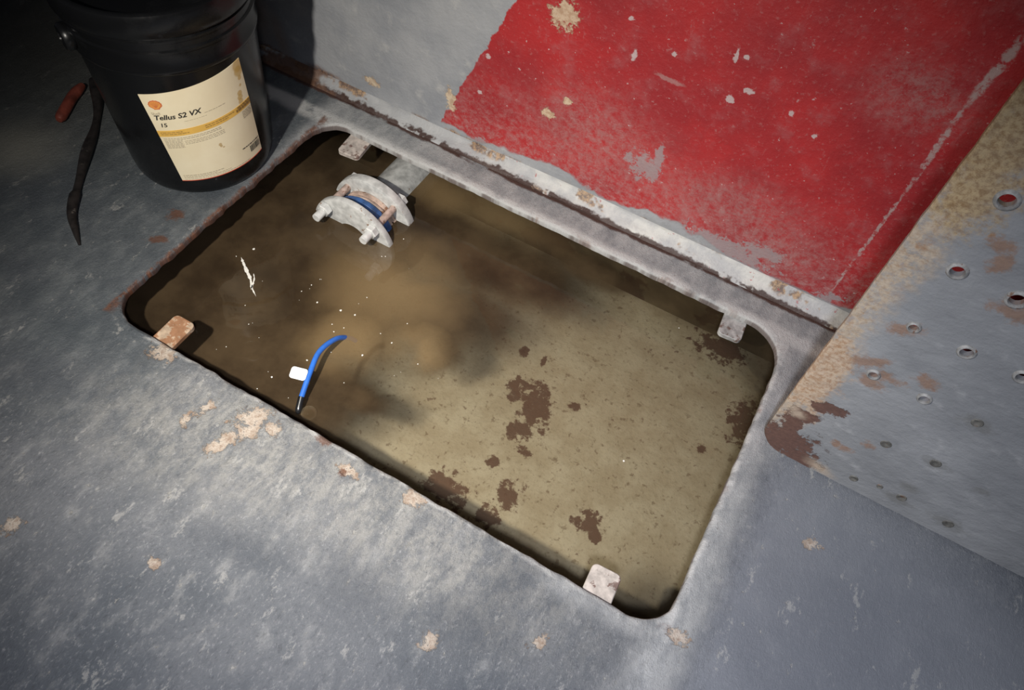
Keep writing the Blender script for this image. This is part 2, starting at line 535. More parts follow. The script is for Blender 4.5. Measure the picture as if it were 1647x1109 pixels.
    h = M.add(M.mul(mid, 0.7), M.add(M.mul(fine, 0.25), M.mul(M.noise(12, 4, 0.5, co=M.comb(x, M.mul(z, 0.5), 0)), 0.9)))
    h = M.add(h, M.add(M.mul(redm, 0.15), M.mul(ch, -0.4)))
    nrm = M.bump(h, 0.5, 0.008)
    return M.done(col, M.add(0.42, M.mul(mid, 0.25)), nrm, spec=0.4)


def weld_material():
    M = Mat('flaking paint over weld')
    x, y, z = M.xyz()
    nz = M.noise(16, 5, 0.65)
    fine = M.noise(110, 4, 0.7)
    col = M.mix(M.step(nz, 0.38, 0.62), (0.36, 0.36, 0.36), (0.50, 0.49, 0.46))
    col = M.mix(M.mul(0.85, M.step(x, -0.30, -0.62)), col, M.mix(nz, (0.25, 0.255, 0.265), (0.36, 0.36, 0.36)))
    rustm = M.step(M.noise(15, 4, 0.6, co=M.vmath('ADD', M.P, (3.1, 1.7, 0.4))), 0.54, 0.60)
    wz = M.add(z, M.mul(M.sub(M.noise(60, 3, 0.6), 0.5), 0.012))
    rustm = M.mul(rustm, M.add(M.step(wz, 0.010, 0.015), M.step(wz, 0.008, 0.004)))
    col = M.mix(M.mul(rustm, 0.85), col, M.mix(M.step(fine, 0.4, 0.62), (0.10, 0.055, 0.035), (0.38, 0.23, 0.11)))
    redfleck = M.mul(M.step(M.noise(48, 3, 0.6), 0.64, 0.68), M.step(x, -0.6, -0.5))
    col = M.mix(M.mul(redfleck, 0.6), col, (0.32, 0.05, 0.05))
    seam = M.mul(M.step(wz, 0.0085, 0.0050), M.step(M.noise(6.5, 5, 0.7, co=M.vmath('ADD', M.P, (0.2, 0, 0))), 0.42, 0.46))
    col = M.mix(M.mul(seam, 0.97), col, (0.040, 0.018, 0.013))
    left = M.step(x, -0.84, -0.95)
    col = M.mix(M.mul(left, M.mul(0.9, M.step(M.noise(13, 3, 0.6), 0.38, 0.5))), col, M.mix(fine, RUST_D, (0.20, 0.10, 0.05)))
    nrm = M.bump(M.add(nz, M.mul(fine, 0.4)), 0.6, 0.006)
    return M.done(col, 0.6, nrm)


def plate_material(bl, pt):
    M = Mat('grey plate paint with rust')
    x, y, z = M.xyz()
    P2 = M.comb(x, z, 0.0)
    wco = M.warp(P2, 30, 0.03, 4)
    wfine = M.warp(P2, 85, 0.014, 3)
    hz = M.comb(x, M.mul(z, 1.6), 0.0)
    mid = M.noise(16, 6, 0.62, co=hz)
    fine = M.noise(130, 4, 0.7, co=P2)
    big = M.noise(5, 4, 0.55, co=P2)
    col = M.mix(M.step(big, 0.35, 0.65), (0.205, 0.21, 0.218), (0.27, 0.275, 0.282))
    col = M.mix(M.mul(M.step(mid, 0.55, 0.75), 0.5), col, (0.42, 0.42, 0.42))
    col = M.mix(M.mul(M.step(mid, 0.45, 0.30), 0.35), col, (0.15, 0.155, 0.165))
    # rust bleeding in from the exposed edge
    wx, wz, _ = M.xyz(wco)
    reach = M.add(-0.004, M.mul(M.noise(6.5, 5, 0.68, co=P2), 0.085))
    edge = M.step(M.sub(wx, reach), 0.014, -0.02)
    edge = M.mul(edge, M.step(wz, 0.02, 0.10))
    edge = M.mul(edge, M.add(0.35, M.mul(0.65, M.step(M.noise(52, 8, 0.78, co=P2), 0.40, 0.56))))
    rcol = M.mix(M.step(fine, 0.25, 0.62), (0.30, 0.195, 0.115), (0.44, 0.355, 0.26))
    rcol = M.mix(M.mul(0.6, M.step(M.noise(30, 4, 0.6, co=P2), 0.56, 0.66)), rcol, (0.26, 0.11, 0.03))
    col = M.mix(M.mul(edge, 0.85), col, rcol)
    pale = M.blobs(wco, [bl(1300, 625, 0.022, 0.05, 0.3, 0.4), bl(1330, 585, 0.03, 0.05, 0.3, 0.5)])
    col = M.mix(M.mul(M.rag(pale, M.noise(30, 6, 0.7, co=P2), 3.2, 0.2), 0.8), col, M.mix(M.step(fine, 0.35, 0.6), (0.32, 0.19, 0.11), (0.46, 0.35, 0.25)))
    ragn = M.noise(48, 6, 0.72, co=P2)
    och = M.blobs(wco, [bl(1572, 300, 0.030, 0.05, 0.2, 0.3), bl(1590, 250, 0.03, 0.05, 0.2, 0.4), bl(1640, 200, 0.05, 0.07, 0.2, 0.4), bl(1545, 340, 0.016, 0.02)])
    och = M.rag(och, ragn, 2.4, 0.35)
    col = M.mix(M.mul(och, 0.8), col, M.mix(M.step(fine, 0.36, 0.62), (0.23, 0.14, 0.06), (0.40, 0.29, 0.15)))
    # bare maroon primer on the bottom corner
    prim = M.blobs(wco, [bl(1262, 706, 0.040, 0.030, 0.2, 0.2), bl(1285, 735, 0.030, 0.016, 0.2, 0.25), bl(1330, 656, 0.024, 0.009, 0.25, 0.3), bl(1295, 668, 0.022, 0.010, 0.3, 0.3), bl(1275, 680, 0.018, 0.016)])
    prim = M.rag(prim, ragn, 2.6, 0.12)
    col = M.mix(M.mul(prim, 0.95), col, M.mix(fine, (0.060, 0.032, 0.026), (0.15, 0.075, 0.055)))
    lw = M.blobs(wfine, [bl(1318, 752, 0.018, 0.008, -0.3), bl(1283, 665, 0.009, 0.006), bl(1272, 655, 0.010, 0.006, 0.4)])
    col = M.mix(M.mul(lw, 0.8), col, (0.42, 0.34, 0.26))
    # rust weeping at the holes
    rw = M.blobs(wfine, [bl(1612, 394, 0.012, 0.008), bl(1612, 426, 0.010, 0.010), bl(1490, 614, 0.012, 0.008), bl(1425, 608, 0.018, 0.007), bl(1402, 612, 0.016, 0.010), bl(1455, 530, 0.016, 0.008, 0.5),
                         bl(1358, 722, 0.010, 0.006), bl(1345, 712, 0.006), bl(1398, 714, 0.007), bl(1395, 580, 0.02, 0.008, 0.6), bl(1630, 500, 0.018, 0.012)])
    col = M.mix(M.mul(M.rag(rw, ragn, 3.5, 0.45), 0.65), col, M.mix(fine, (0.15, 0.065, 0.035), (0.32, 0.17, 0.08)))
    dk = M.blobs(wfine, [bl(1445, 803, 0.016, 0.007, -0.1), bl(1462, 784, 0.010, 0.008), bl(1505, 746, 0.014, 0.007), bl(1572, 682, 0.016, 0.010), bl(1527, 842, 0.022, 0.009, -0.1), bl(1580, 790, 0.010, 0.006)])
    col = M.mix(M.mul(M.rag(dk, ragn, 2.5, 0.5), 0.42), col, (0.12, 0.115, 0.10))
    h = M.add(mid, M.add(M.mul(fine, 0.3), M.mul(M.noise(26, 3, 0.5, co=hz), 0.8)))
    h = M.sub(h, M.mul(prim, 0.7))
    nrm = M.bump(h, 0.45, 0.006)
    return M.done(col, M.add(0.6, M.mul(mid, 0.25)), nrm, spec=0.25)


def bed_material():
    M = Mat('silted tank bottom')
    x, y, z = M.xyz()
    P2 = M.comb(x, y, 0.0)
    wco = M.warp(P2, 24, 0.025, 4)
    wbig = M.warp(P2, 6, 0.10, 4)
    mid = M.noise(13, 6, 0.65, co=P2)
    fine = M.noise(110, 4, 0.7, co=P2)
    col = M.mix(M.step(mid, 0.36, 0.66), (0.60, 0.505, 0.345), (0.73, 0.645, 0.465))
    col = M.mix(M.mul(M.step(fine, 0.50, 0.70), 0.35), col, (0.33, 0.26, 0.15))
    sp = M.step(M.noise(64, 5, 0.65, co=P2), 0.575, 0.66)
    col = M.mix(M.mul(sp, 0.55), col, (0.19, 0.11, 0.06))
    def bl(u, v, rx, ry=None, rot=0.0, soft=0.25):
        p = at(u, v, BED_Z); return (p.x, p.y, rx * 1.05, (ry or rx) * 1.05, rot, max(soft, 0.85))
    # brown stains on the pale paint
    stn = M.blobs(wco, [bl(865, 655, 0.028, 0.050, 0.3), bl(830, 625, 0.015, 0.028, 0.3), bl(850, 622, 0.030, 0.008), bl(835, 690, 0.020, 0.022), bl(925, 652, 0.015, 0.007, 0.6),
                        bl(715, 785, 0.040, 0.026), bl(820, 797, 0.022, 0.024), bl(785, 830, 0.022, 0.018), bl(948, 840, 0.022, 0.020), bl(955, 862, 0.012, 0.016),
                        bl(845, 565, 0.009, 0.014), bl(875, 580, 0.004, 0.014, 0.2), bl(795, 740, 0.010, 0.012), bl(840, 725, 0.014, 0.010), bl(1130, 722, 0.012, 0.008),
                        bl(1160, 560, 0.05, 0.03, 0.0, 0.6), bl(1200, 680, 0.03, 0.05, 0.2, 0.6)])
    ragn = M.noise(44, 6, 0.72, co=P2)
    stn = M.max(M.rag(stn, ragn, 4.0, 0.18), M.mul(0.75, M.step(M.noise(31, 6, 0.70, co=P2), 0.635, 0.69)))
    col = M.mix(M.mul(stn, 0.9), col, M.mix(fine, (0.10, 0.040, 0.026), (0.20, 0.092, 0.058)))
    dark_corner = M.blobs(M.warp(P2, 40, 0.012, 3), [bl(1045, 985, 0.060, 0.062, 0.0, 0.15)])  # dark patch in the bed corner nearest the camera
    col = M.mix(M.mul(dark_corner, 0.75), col, (0.075, 0.062, 0.050))
    nrm = M.bump(M.add(mid, M.mul(fine, 0.3)), 0.4, 0.01)
    return M.done(col, 0.8, nrm, spec=0.1)


def water_material(top=True):
    M = Mat('murky bilge water')
    t = M.t
    t.nodes.remove(M.b)
    x, y, z = M.xyz()
    P2 = M.comb(x, y, 0.0)
    w1 = M.warp(P2, 7, 0.085, 5)
    def bl(u, v, rx, ry=None, rot=0.0, soft=0.5):
        p = at(u, v, WATER_Z); return (p.x, p.y, rx, ry or rx, rot, soft)
    # clouds of brown silt hanging in the water, thick at the left and thinning out to the right
    thick = M.blobs(w1, [bl(330, 430, 0.33, 0.40, 0.0, 0.25), bl(480, 620, 0.11, 0.10, 0.2, 0.5), bl(560, 640, 0.060, 0.035, 0.3, 0.5), bl(560, 480, 0.14, 0.16, 0.0, 0.5), bl(690, 500, 0.13, 0.085, 0.3, 0.5),
                         bl(705, 560, 0.045, 0.045, 0.0, 0.5), bl(830, 440, 0.12, 0.075, 0.0, 0.6), bl(640, 330, 0.15, 0.16, 0.0, 0.5), bl(940, 435, 0.09, 0.028, 0.0, 0.7), bl(720, 400, 0.14, 0.10, 0.0, 0.6)])
    veil = M.blobs(M.warp(P2, 9, 0.05, 3), [bl(1130, 510, 0.16, 0.030, 0.0, 0.9), bl(1225, 640, 0.030, 0.18, 0.1, 0.9), bl(820, 360, 0.20, 0.05, 0.0, 0.9)])  # faint brown strips along the back and right rims
    thin = M.blobs(w1, [bl(660, 555, 0.055, 0.040, 0.2, 0.8), bl(775, 335, 0.15, 0.042, 0.0, 0.8), bl(630, 460, 0.10, 0.09, 0.0, 0.9), bl(560, 540, 0.05, 0.06, 0.0, 0.9)])
    cov = M.max(M.mul(thick, M.sub(0.95, M.mul(thin, 0.30))), M.mul(veil, 0.40))
    cov = M.add(M.mul(cov, 0.94), 0.04)
    cl = M.noise(9, 5, 0.6, co=P2)
    silt_col = M.mix(M.step(cl, 0.3, 0.7), (0.032, 0.021, 0.012), (0.068, 0.046, 0.025))
    silt_col = M.mix(M.mul(thin, 0.75), silt_col, (0.29, 0.195, 0.092))
    df = M.n('ShaderNodeBsdfDiffuse'); M.put(df.inputs['Color'], silt_col)
    tr = M.n('ShaderNodeBsdfTransparent')
    m0 = M.n('ShaderNodeMixShader')
    M.put(m0.inputs[0], cov); M.put(m0.inputs[1], tr.outputs[0]); M.put(m0.inputs[2], df.outputs[0])
    fr = M.n('ShaderNodeFresnel'); fr.inputs['IOR'].default_value = 1.33
    nrm = M.bump(M.noise(9, 3, 0.5), 0.10, 0.01)
    M.put(fr.inputs['Normal'], nrm)
    gl = M.n('ShaderNodeBsdfGlossy'); gl.inputs['Roughness'].default_value = 0.03
    M.put(gl.inputs['Normal'], nrm)
    mx = M.n('ShaderNodeMixShader')
    M.put(mx.inputs[0], fr.outputs[0]); M.put(mx.inputs[1], m0.outputs[0]); M.put(mx.inputs[2], gl.outputs[0])
    t.links.new(mx.outputs[0] if top else tr.outputs[0], M.out.inputs['Surface'])
    ab = M.n('ShaderNodeVolumeAbsorption'); ab.inputs['Color'].default_value = (0.80, 0.72, 0.56, 1); ab.inputs['Density'].default_value = 0.9
    sc = M.n('ShaderNodeVolumeScatter'); sc.inputs['Color'].default_value = (0.80, 0.70, 0.54, 1); sc.inputs['Density'].default_value = 0.45
    ad = M.n('ShaderNodeAddShader')
    M.put(ad.inputs[0], ab.outputs[0]); M.put(ad.inputs[1], sc.outputs[0])
    t.links.new(ad.outputs[0], M.out.inputs['Volume'])
    return M.m


def simple(name, color, rough=0.5, metal=0.0, nscale=40, var=0.2, bump=0.15, rust=0.0, rustcol=RUST, spec=0.5):
    M = Mat(name)
    nz = M.noise(nscale, 5, 0.6)
    lo = tuple(c * (1 - var) for c in color); hi = tuple(min(1, c * (1 + var)) for c in color)
    col = M.mix(M.step(nz, 0.3, 0.7), lo, hi)
    if rust:
        r = M.step(M.noise(nscale * 0.7, 5, 0.65, co=M.vmath('ADD', M.P, (5.2, 1.3, 2.2))), 0.66 - rust * 0.3, 0.72 - rust * 0.3)
        col = M.mix(M.mul(r, 0.9), col, M.mix(nz, tuple(c * 0.5 for c in rustcol), tuple(c * 1.6 for c in rustcol)))
    return M.done(col, rough, M.bump(nz, bump, 0.003), metal, spec)


# ------------------------------------------------------------------ deck with its opening
def build_deck():
    bm = bmesh.new()
    base = rrect(HX0, HX1, HY0, HY1, [0.055, 0.075, 0.060, 0.060], 16, 0.006)
    n = len(base)
    jit = []
    for p in base:
        j = mnoise.noise(Vector((p.x * 55, p.y * 55, 0))) * 0.0016 + mnoise.noise(Vector((p.x * 19, p.y * 19, 7))) * 0.0018
        if p.x < HX0 + 0.01: j *= 2.0
        jit.append(j)
    edge = offset_loop(base, jit)
    def ring(d, z, zj=0.0):
        return [bm.verts.new((p.x, p.y, z + zj * mnoise.noise(Vector((p.x * 40, p.y * 40, 3))))) for p in offset_loop(edge, d)]
    r0 = ring(0.014, 0.0)
    r1 = ring(0.006, -0.0002, 0.0008)
    r2 = ring(0.002, -0.0018, 0.0008)
    r3 = ring(0.0, -0.005)
    r4 = ring(0.0, -DECK_T)
    outer = [bm.verts.new(p) for p in ((-2.6, -1.4, 0), (1.9, -1.4, 0), (1.9, 1.10, 0), (-2.6, 1.10, 0))]
    fill_between(bm, [outer, r0])
    for a, b in ((r0, r1), (r1, r2), (r2, r3), (r3, r4)): strip(bm, b, a)
    outb = [bm.verts.new((v.co.x, v.co.y, -DECK_T)) for v in outer]
    fill_between(bm, [outb, r4])
    strip(bm, outb, outer)
    bmesh.ops.recalc_face_normals(bm, faces=bm.faces)
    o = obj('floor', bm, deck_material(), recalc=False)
    for pl in o.data.polygons:                      # the wide flat faces stay flat, only the rolled rim is smooth
        if abs(pl.normal.z) > 0.9999: pl.use_smooth = False
    return o


deck = tag(build_deck(), 'worn blue-grey steel deck plate around the rectangular opening', kind='structure')

# bulkhead
bm = bmesh.new()
box(bm, -2.6, 1.9, WALL_Y, WALL_Y + 0.03, -0.0, 2.1)
wall = tag(obj('wall_back', bm, bulkhead_material(), smooth=False), 'steel bulkhead painted grey at the left and red at the right', kind='structure')

# weld fillet and flaking bar along the foot of the bulkhead
bm = bmesh.new()
N = 520
rows = []
prof = [(0.000, 0.0002), (0.001, 0.005), (0.006, 0.0105), (0.013, 0.0165), (0.019, 0.024), (0.0235, 0.034), (0.026, 0.040), (0.030, 0.0405), (0.030, 0.0002)]
for i in range(N + 1):
    X = -2.6 + 4.5 * i / N
    row = []
    for k, (dy, hz) in enumerate(prof):
        lo_ = max(0.0, min(1.0, (-0.35 - X) / 0.3))
        hz = hz * 0.72 * (1 - 0.22 * lo_) if k not in (0, 8) else hz
        a = 0.0022 if 0 < k < 6 else (0.0009 if k == 0 else 0)
        w1 = mnoise.noise(Vector((X * 38, k * 0.9, 1))) * a + mnoise.noise(Vector((X * 9, k * 0.5, 5))) * a * 1.2
        row.append(bm.verts.new((X, JOINT_Y + dy - w1, max(0.0002, hz + w1 * 0.7 if 0 < k < 7 else hz))))
    rows.append(row)
for a, b in zip(rows, rows[1:]):
    for k in range(len(prof)):
        q = (k + 1) % len(prof)
        bm.faces.new((a[k], b[k], b[q], a[q]))
bm.faces.new(rows[0]); bm.faces.new(rows[-1])
tag(obj('baseboard_back', bm, weld_material()), 'flaking pale weld seam along the foot of the bulkhead', kind='structure')

# tank below the deck
tank_mat = simple('tank side paint', (0.20, 0.155, 0.09), 0.75, nscale=12, var=0.35, rust=0.5, rustcol=(0.10, 0.05, 0.025))
TX0, TX1, TY0, TY1 = -1.25, 0.50, 0.05, 1.10
bm = bmesh.new(); box(bm, TX0, TX1, TY0, TY1, BED_Z - 0.02, BED_Z)
tag(obj('floor_tank', bm, bed_material(), smooth=False), 'pale tan tank bottom with brown stains and a darker corner under the water', kind='structure')
for nm, b in (('wall_tank_left', (TX0 - 0.02, TX0, TY0, TY1)), ('wall_tank_right', (TX1, TX1 + 0.02, TY0, TY1)), ('wall_tank_front', (TX0 - 0.02, TX1 + 0.02, TY0 - 0.02, TY0)), ('wall_tank_back', (TX0 - 0.02, TX1 + 0.02, TY1, TY1 + 0.02))):
    bm = bmesh.new(); box(bm, *b, BED_Z - 0.02, -DECK_T)
    tag(obj(nm, bm, tank_mat, smooth=False), kind='structure')

# water
bm = bmesh.new(); box(bm, TX0 + 0.0005, TX1 - 0.0005, TY0 + 0.0005, TY1 - 0.0005, BED_Z + 0.0005, WATER_Z)
wo = obj('water', bm, [water_material(), water_material(False)], smooth=False)
for pl in wo.data.polygons: pl.material_index = 0 if pl.normal.z > 0.5 else 1
tag(wo, 'murky brown bilge water standing in the opening', 'water', kind='stuff')

# ------------------------------------------------------------------ support lugs for the cover, one near each corner
lug_mats = {
    'rusty': simple('rusty lug steel', (0.40, 0.30, 0.21), 0.7, nscale=55, var=0.35, bump=0.3, rust=0.7, rustcol=(0.24, 0.11, 0.05)),
    'pale': simple('pale lug paint', (0.42, 0.37, 0.33), 0.65, nscale=60, var=0.3, bump=0.3, rust=0.35, rustcol=(0.13, 0.075, 0.06)),
    'grey': simple('grey lug paint', (0.30, 0.295, 0.285), 0.6, nscale=60, var=0.35, bump=0.3, rust=0.35, rustcol=(0.11, 0.07, 0.055)),
}


def lug(cx, side, length, width, mat, label, yaw=0.0):
    """a flat steel tongue welded under the deck edge; side -1 front edge, +1 back edge"""
    y_edge = HY0 if side < 0 else HY1
    s = -side
    bm = bmesh.new()
    r = 0.009
    pts = rrect(-width / 2, width / 2, -0.045, length, [0.002, r, r, 0.002], 6, 0.01)
    a = [bm.verts.new((p.x, p.y * s, 0)) for p in offset_loop(pts, -0.0012)]
    a2 = [bm.verts.new((p.x, p.y * s, -0.0012)) for p in pts]
    b = [bm.verts.new((p.x, p.y * s, -0.009)) for p in pts]
    bm.faces.new(a); bm.faces.new(b); strip(bm, a, a2); strip(bm, a2, b)
    o = obj('support_lug', bm, mat)
    o.location = (cx, y_edge, -DECK_T - 0.0001)
    o.rotation_euler = (0, 0, yaw)
    return tag(o, label, 'lug', 'cover support lugs under the rim of the opening')


def mid_x(us, z=-0.012):
    return sum(at(u, v, z).x for u, v in us) / len(us)


lug(mid_x([(243, 545), (278, 560), (285, 497), (316, 515)]), -1, 0.060, 0.042, lug_mats['rusty'], 'orange-rusted steel lug under the front rim, near the corner below the black pail', 0.0)
lug(mid_x([(943, 942), (988, 968), (962, 898), (1003, 912)]), -1, 0.048, 0.046, lug_mats['pale'], 'pale pinkish rounded steel lug under the front rim, in the corner nearest the camera', 0.05)
lug(mid_x([(561, 208), (602, 223), (578, 253), (545, 233)]), 1, 0.052, 0.048, lug_mats['pale'], 'pale chipped lug under the back rim, above the flanged pipe', 0.1)
lug(mid_x([(1169, 493), (1207, 517), (1185, 550), (1153, 529)]), 1, 0.046, 0.044, lug_mats['grey'], 'dull grey lug under the back rim, in the corner beside the leaning plate', 0.08)

# ------------------------------------------------------------------ flanged pipe half under water
galv = simple('weathered galvanised steel', (0.44, 0.44, 0.42), 0.45, 0.25, nscale=50, var=0.3, bump=0.2, rust=0.25, rustcol=(0.20, 0.12, 0.07))
pale_steel = simple('pale painted flange', (0.52, 0.52, 0.50), 0.42, 0.1, nscale=60, var=0.22, bump=0.2, rust=0.18, rustcol=(0.22, 0.13, 0.08))
bright = simple('bright nut steel', (0.68, 0.68, 0.66), 0.35, 0.2, nscale=90, var=0.15, bump=0.1)
stud = simple('pinkish rusty stud', (0.44, 0.33, 0.28), 0.55, 0.1, nscale=80, var=0.3, bump=0.3, rust=0.3)
blue_rub = simple('blue gasket collar', (0.030, 0.080, 0.21), 0.42, nscale=50, var=0.5, bump=0.2, rust=0.25, rustcol=(0.07, 0.06, 0.05))
rust_ring = simple('rusty raised ring', (0.42, 0.31, 0.25), 0.6, nscale=50, var=0.4, bump=0.3, rust=0.4)

PXC, PZ, FR = -0.705, -0.117, 0.095
pipe = thing('flanged_pipe', 'grey flanged pipe joint with bolts rising half out of the brown water', 'pipe', (PXC, 0.83, PZ))


def Y(y): return y - 0.83


bm = bmesh.new(); lathe(bm, [(0.036, Y(0.905)), (0.0495, Y(0.905)), (0.050, Y(1.0)), (0.0495, Y(1.098)), (0.036, Y(1.098))], 48, 'y', closed=True)
obj('pipe', bm, galv, pipe)
bm = bmesh.new(); lathe(bm, [(0.046, Y(0.900)), (0.060, Y(0.901)), (0.059, Y(0.906)), (0.054, Y(0.916)), (0.0501, Y(0.925))], 48, 'y', closed=True)
obj('pipe_neck', bm, galv, pipe)


def flange(y0, y1):
    bm = bmesh.new()
    b = 0.0025
    lathe(bm, [(0.036, Y(y0)), (FR - b, Y(y0)), (FR - 0.0007, Y(y0) + 0.0007), (FR, Y(y0) + b), (FR, Y(y1) - b), (FR - 0.0007, Y(y1) - 0.0007), (FR - b, Y(y1)), (0.036, Y(y1))], 96, 'y', closed=True)
    return obj('flange', bm, pale_steel, pipe)


flange(0.811, 0.825)
flange(0.880, 0.900)
bm = bmesh.new(); lathe(bm, [(0.036, Y(0.825)), (0.066, Y(0.8255)), (0.0715, Y(0.830)), (0.0715, Y(0.842)), (0.0690, Y(0.8445)), (0.0715, Y(0.847)), (0.0710, Y(0.857)), (0.066, Y(0.860)), (0.036, Y(0.860))], 64, 'y', closed=True)
obj('gasket_collar', bm, blue_rub, pipe)
bm = bmesh.new(); lathe(bm, [(0.036, Y(0.860)), (0.064, Y(0.8605)), (0.067, Y(0.863)), (0.066, Y(0.867)), (0.061, Y(0.8685)), (0.061, Y(0.871)), (0.067, Y(0.8725)), (0.067, Y(0.879)), (0.036, Y(0.880))], 64, 'y', closed=True)
obj('raised_ring', bm, rust_ring, pipe)
for k in range(4):
    a = PI / 4 + k * PI / 2 + 0.03
    cxx, czz = 0.0795 * math.cos(a), 0.0795 * math.sin(a)
    bm = bmesh.new()
    prof = [(0.0001, Y(0.776)), (0.0068, Y(0.776)), (0.0078, Y(0.778))]
    yy = 0.780
    while yy < 0.80:
        prof += [(0.0080, Y(yy)), (0.0072, Y(yy + 0.001))]
        yy += 0.002
    prof += [(0.0078, Y(0.81)), (0.0078, Y(0.915)), (0.0001, Y(0.916))]
    lathe(bm, prof, 20, 'y', (cxx, 0, czz))
    bolt = obj('bolt', bm, [stud], pipe)
    for (y0, y1) in ((0.7965, 0.8108), (0.9002, 0.9132)):
        bm = bmesh.new()
        lathe(bm, [(0.0082, Y(y0)), (0.0125, Y(y0)), (0.0140, Y(y0) + 0.0015), (0.0140, Y(y1) - 0.0015), (0.0125, Y(y1)), (0.0082, Y(y1))], 6, 'y', (cxx, 0, czz), closed=True)
        obj('nut', bm, bright, bolt, smooth=False)
# bright bare thread ends in front of the flange
    bm = bmesh.new()
    lathe(bm, [(0.0083, Y(0.7745)), (0.0088, Y(0.776)), (0.0088, Y(0.796)), (0.0083, Y(0.7964)), (0.0001, Y(0.7964)), (0.0001, Y(0.7745))], 20, 'y', (cxx, 0, czz))
    obj('bolt_end', bm, bright, bolt)

# ------------------------------------------------------------------ blue tube with a white tag
blue = simple('glossy blue hose plastic', (0.030, 0.14, 0.52), 0.32, nscale=60, var=0.12, bump=0.05)
white = simple('white tag plastic', (0.72, 0.72, 0.70), 0.4, nscale=30, var=0.03, bump=0.03)
black = simple('black end plastic', (0.012, 0.012, 0.013), 0.25, nscale=40, var=0.2, bump=0.05)
p0 = at(561, 543, WATER_Z - 0.012); p1 = at(540, 545, WATER_Z + 0.016); p2 = at(514, 565, WATER_Z + 0.028); p3 = at(499, 598, WATER_Z + 0.026); p4 = at(485, 638, WATER_Z + 0.014); p5 = at(481, 655, WATER_Z + 0.007)
cpts = spline([p0 + Vector((0.004, 0.012, -0.02)), p0, p1, p2, p3, p4], 44)
hose = thing('hose', 'short bright blue hose arching out of the water with a white tag', 'hose', (p4.x, p4.y, WATER_Z))
Hs = Vector((p4.x, p4.y, WATER_Z))
bm = bmesh.new(); tube(bm, [p - Hs for p in cpts], 0.0048, 18); obj('tube', bm, blue, hose)
bm = bmesh.new(); tube(bm, [p - Hs for p in spline([p4, p4.lerp(p5, 0.4), p5, p5 + (p5 - p4) * 0.6], 12)], [0.0058] * 9 + [0.0055, 0.0045, 0.002], 18); obj('end_plug', bm, black, hose)
# the tag: a folded flag around the tube
tdir = (p4 - p3).normalized()
tc_ = at(490, 604, WATER_Z + 0.024)
view = (Vector((0, 0, CAM_H)) - tc_).normalized()
sx = tdir.cross(Vector((0, 0, 1))).normalized()
if sx.x > 0: sx = -sx
nrm_ = (Vector((0, 0, 1)) - tdir * tdir.z).normalized()
bm = bmesh.new()
pts = rrect(-0.024, 0.005, -0.0105, 0.0105, 0.005, 6, 0.006)
a = [bm.verts.new(tc_ - Hs + sx * -p.x + tdir * p.y + nrm_ * (0.0058 + 0.06 * abs(p.x + 0.004) ** 1.2)) for p in pts]
b = [bm.verts.new(v.co - nrm_ * 0.0012) for v in a]
bm.faces.new(a); bm.faces.new(b); strip(bm, a, b)
obj('tag', bm, white, hose, smooth=False)

# clear bubble beside the black end
bp = at(497, 664, WATER_Z)
M = Mat('clear bubble film')
M.t.nodes.remove(M.b)
gl = M.n('ShaderNodeBsdfGlossy'); gl.inputs['Roughness'].default_value = 0.05
tr = M.n('ShaderNodeBsdfTransparent'); tr.inputs['Color'].default_value = (0.98, 0.97, 0.95, 1)
lw = M.n('ShaderNodeLayerWeight'); lw.inputs['Blend'].default_value = 0.25
mx = M.n('ShaderNodeMixShader')
df = M.n('ShaderNodeBsdfDiffuse'); df.inputs['Color'].default_value = (0.42, 0.34, 0.22, 1)
ga = M.n('ShaderNodeAddShader'); M.put(ga.inputs[0], gl.outputs[0]); M.put(ga.inputs[1], df.outputs[0])
M.put(mx.inputs[0], M.mul(M.math('POWER', lw.outputs['Facing'], 1.3), 0.55)); M.put(mx.inputs[1], tr.outputs[0]); M.put(mx.inputs[2], ga.outputs[0])
M.t.links.new(mx.outputs[0], M.out.inputs['Surface'])
bm = bmesh.new(); lathe(bm, [(0.0135 * math.cos(t), 0.010 * math.sin(t)) for t in [PI / 2 * i / 10 for i in range(10)]] + [(0.0001, 0.010)], 40)
o = obj('bubble', bm, M.m); o.location = (bp.x, bp.y, WATER_Z + 0.0002)
tag(o, 'clear round bubble on the water beside the black end of the blue hose', 'bubble')

# floating flecks and pale strips standing in for a highlight
bm = bmesh.new()
fleck_px = [(501, 458, 2), (510, 486, 3), (548, 499, 4), (571, 506, 3), (552, 545, 2), (553, 527, 2), (534, 521, 2), (537, 533, 2), (630, 551, 3), (583, 571, 3), (507, 574, 2), (494, 579, 3), (437, 606, 3), (400, 521, 2),
            (485, 468, 2), (612, 536, 2), (408, 400, 4), (655, 520, 2), (672, 585, 2), (590, 478, 2), (614, 412, 2), (620, 412, 2), (1003, 741, 3), (1092, 527, 2), (380, 412, 2), (660, 350, 2), (649, 384, 2)]
for q in range(22):
    fleck_px.append((random.uniform(330, 720), random.uniform(430, 640), random.choice((1, 1, 1.5))))
for (u, v, s) in fleck_px:
    p = at(u, v, WATER_Z + 0.0006)
    if p.x < HX0 + 0.01 or p.y < HY0 + 0.02: continue
    r = s * 0.00062
    k = 7
    top = [bm.verts.new((p.x + r * (0.6 + 0.6 * random.random()) * math.cos(2 * PI * i / k), p.y + r * (0.6 + 0.6 * random.random()) * math.sin(2 * PI * i / k), WATER_Z + 0.0004 + 0.0005 * random.random())) for i in range(k)]
    bot = [bm.verts.new((t.co.x, t.co.y, WATER_Z + 0.0002)) for t in top]
    bm.faces.new(top); strip(bm, bot, top)
foam_glint = simple('pale foam and glint', (0.72, 0.70, 0.64), 0.5, nscale=200, var=0.1, bump=0.1)
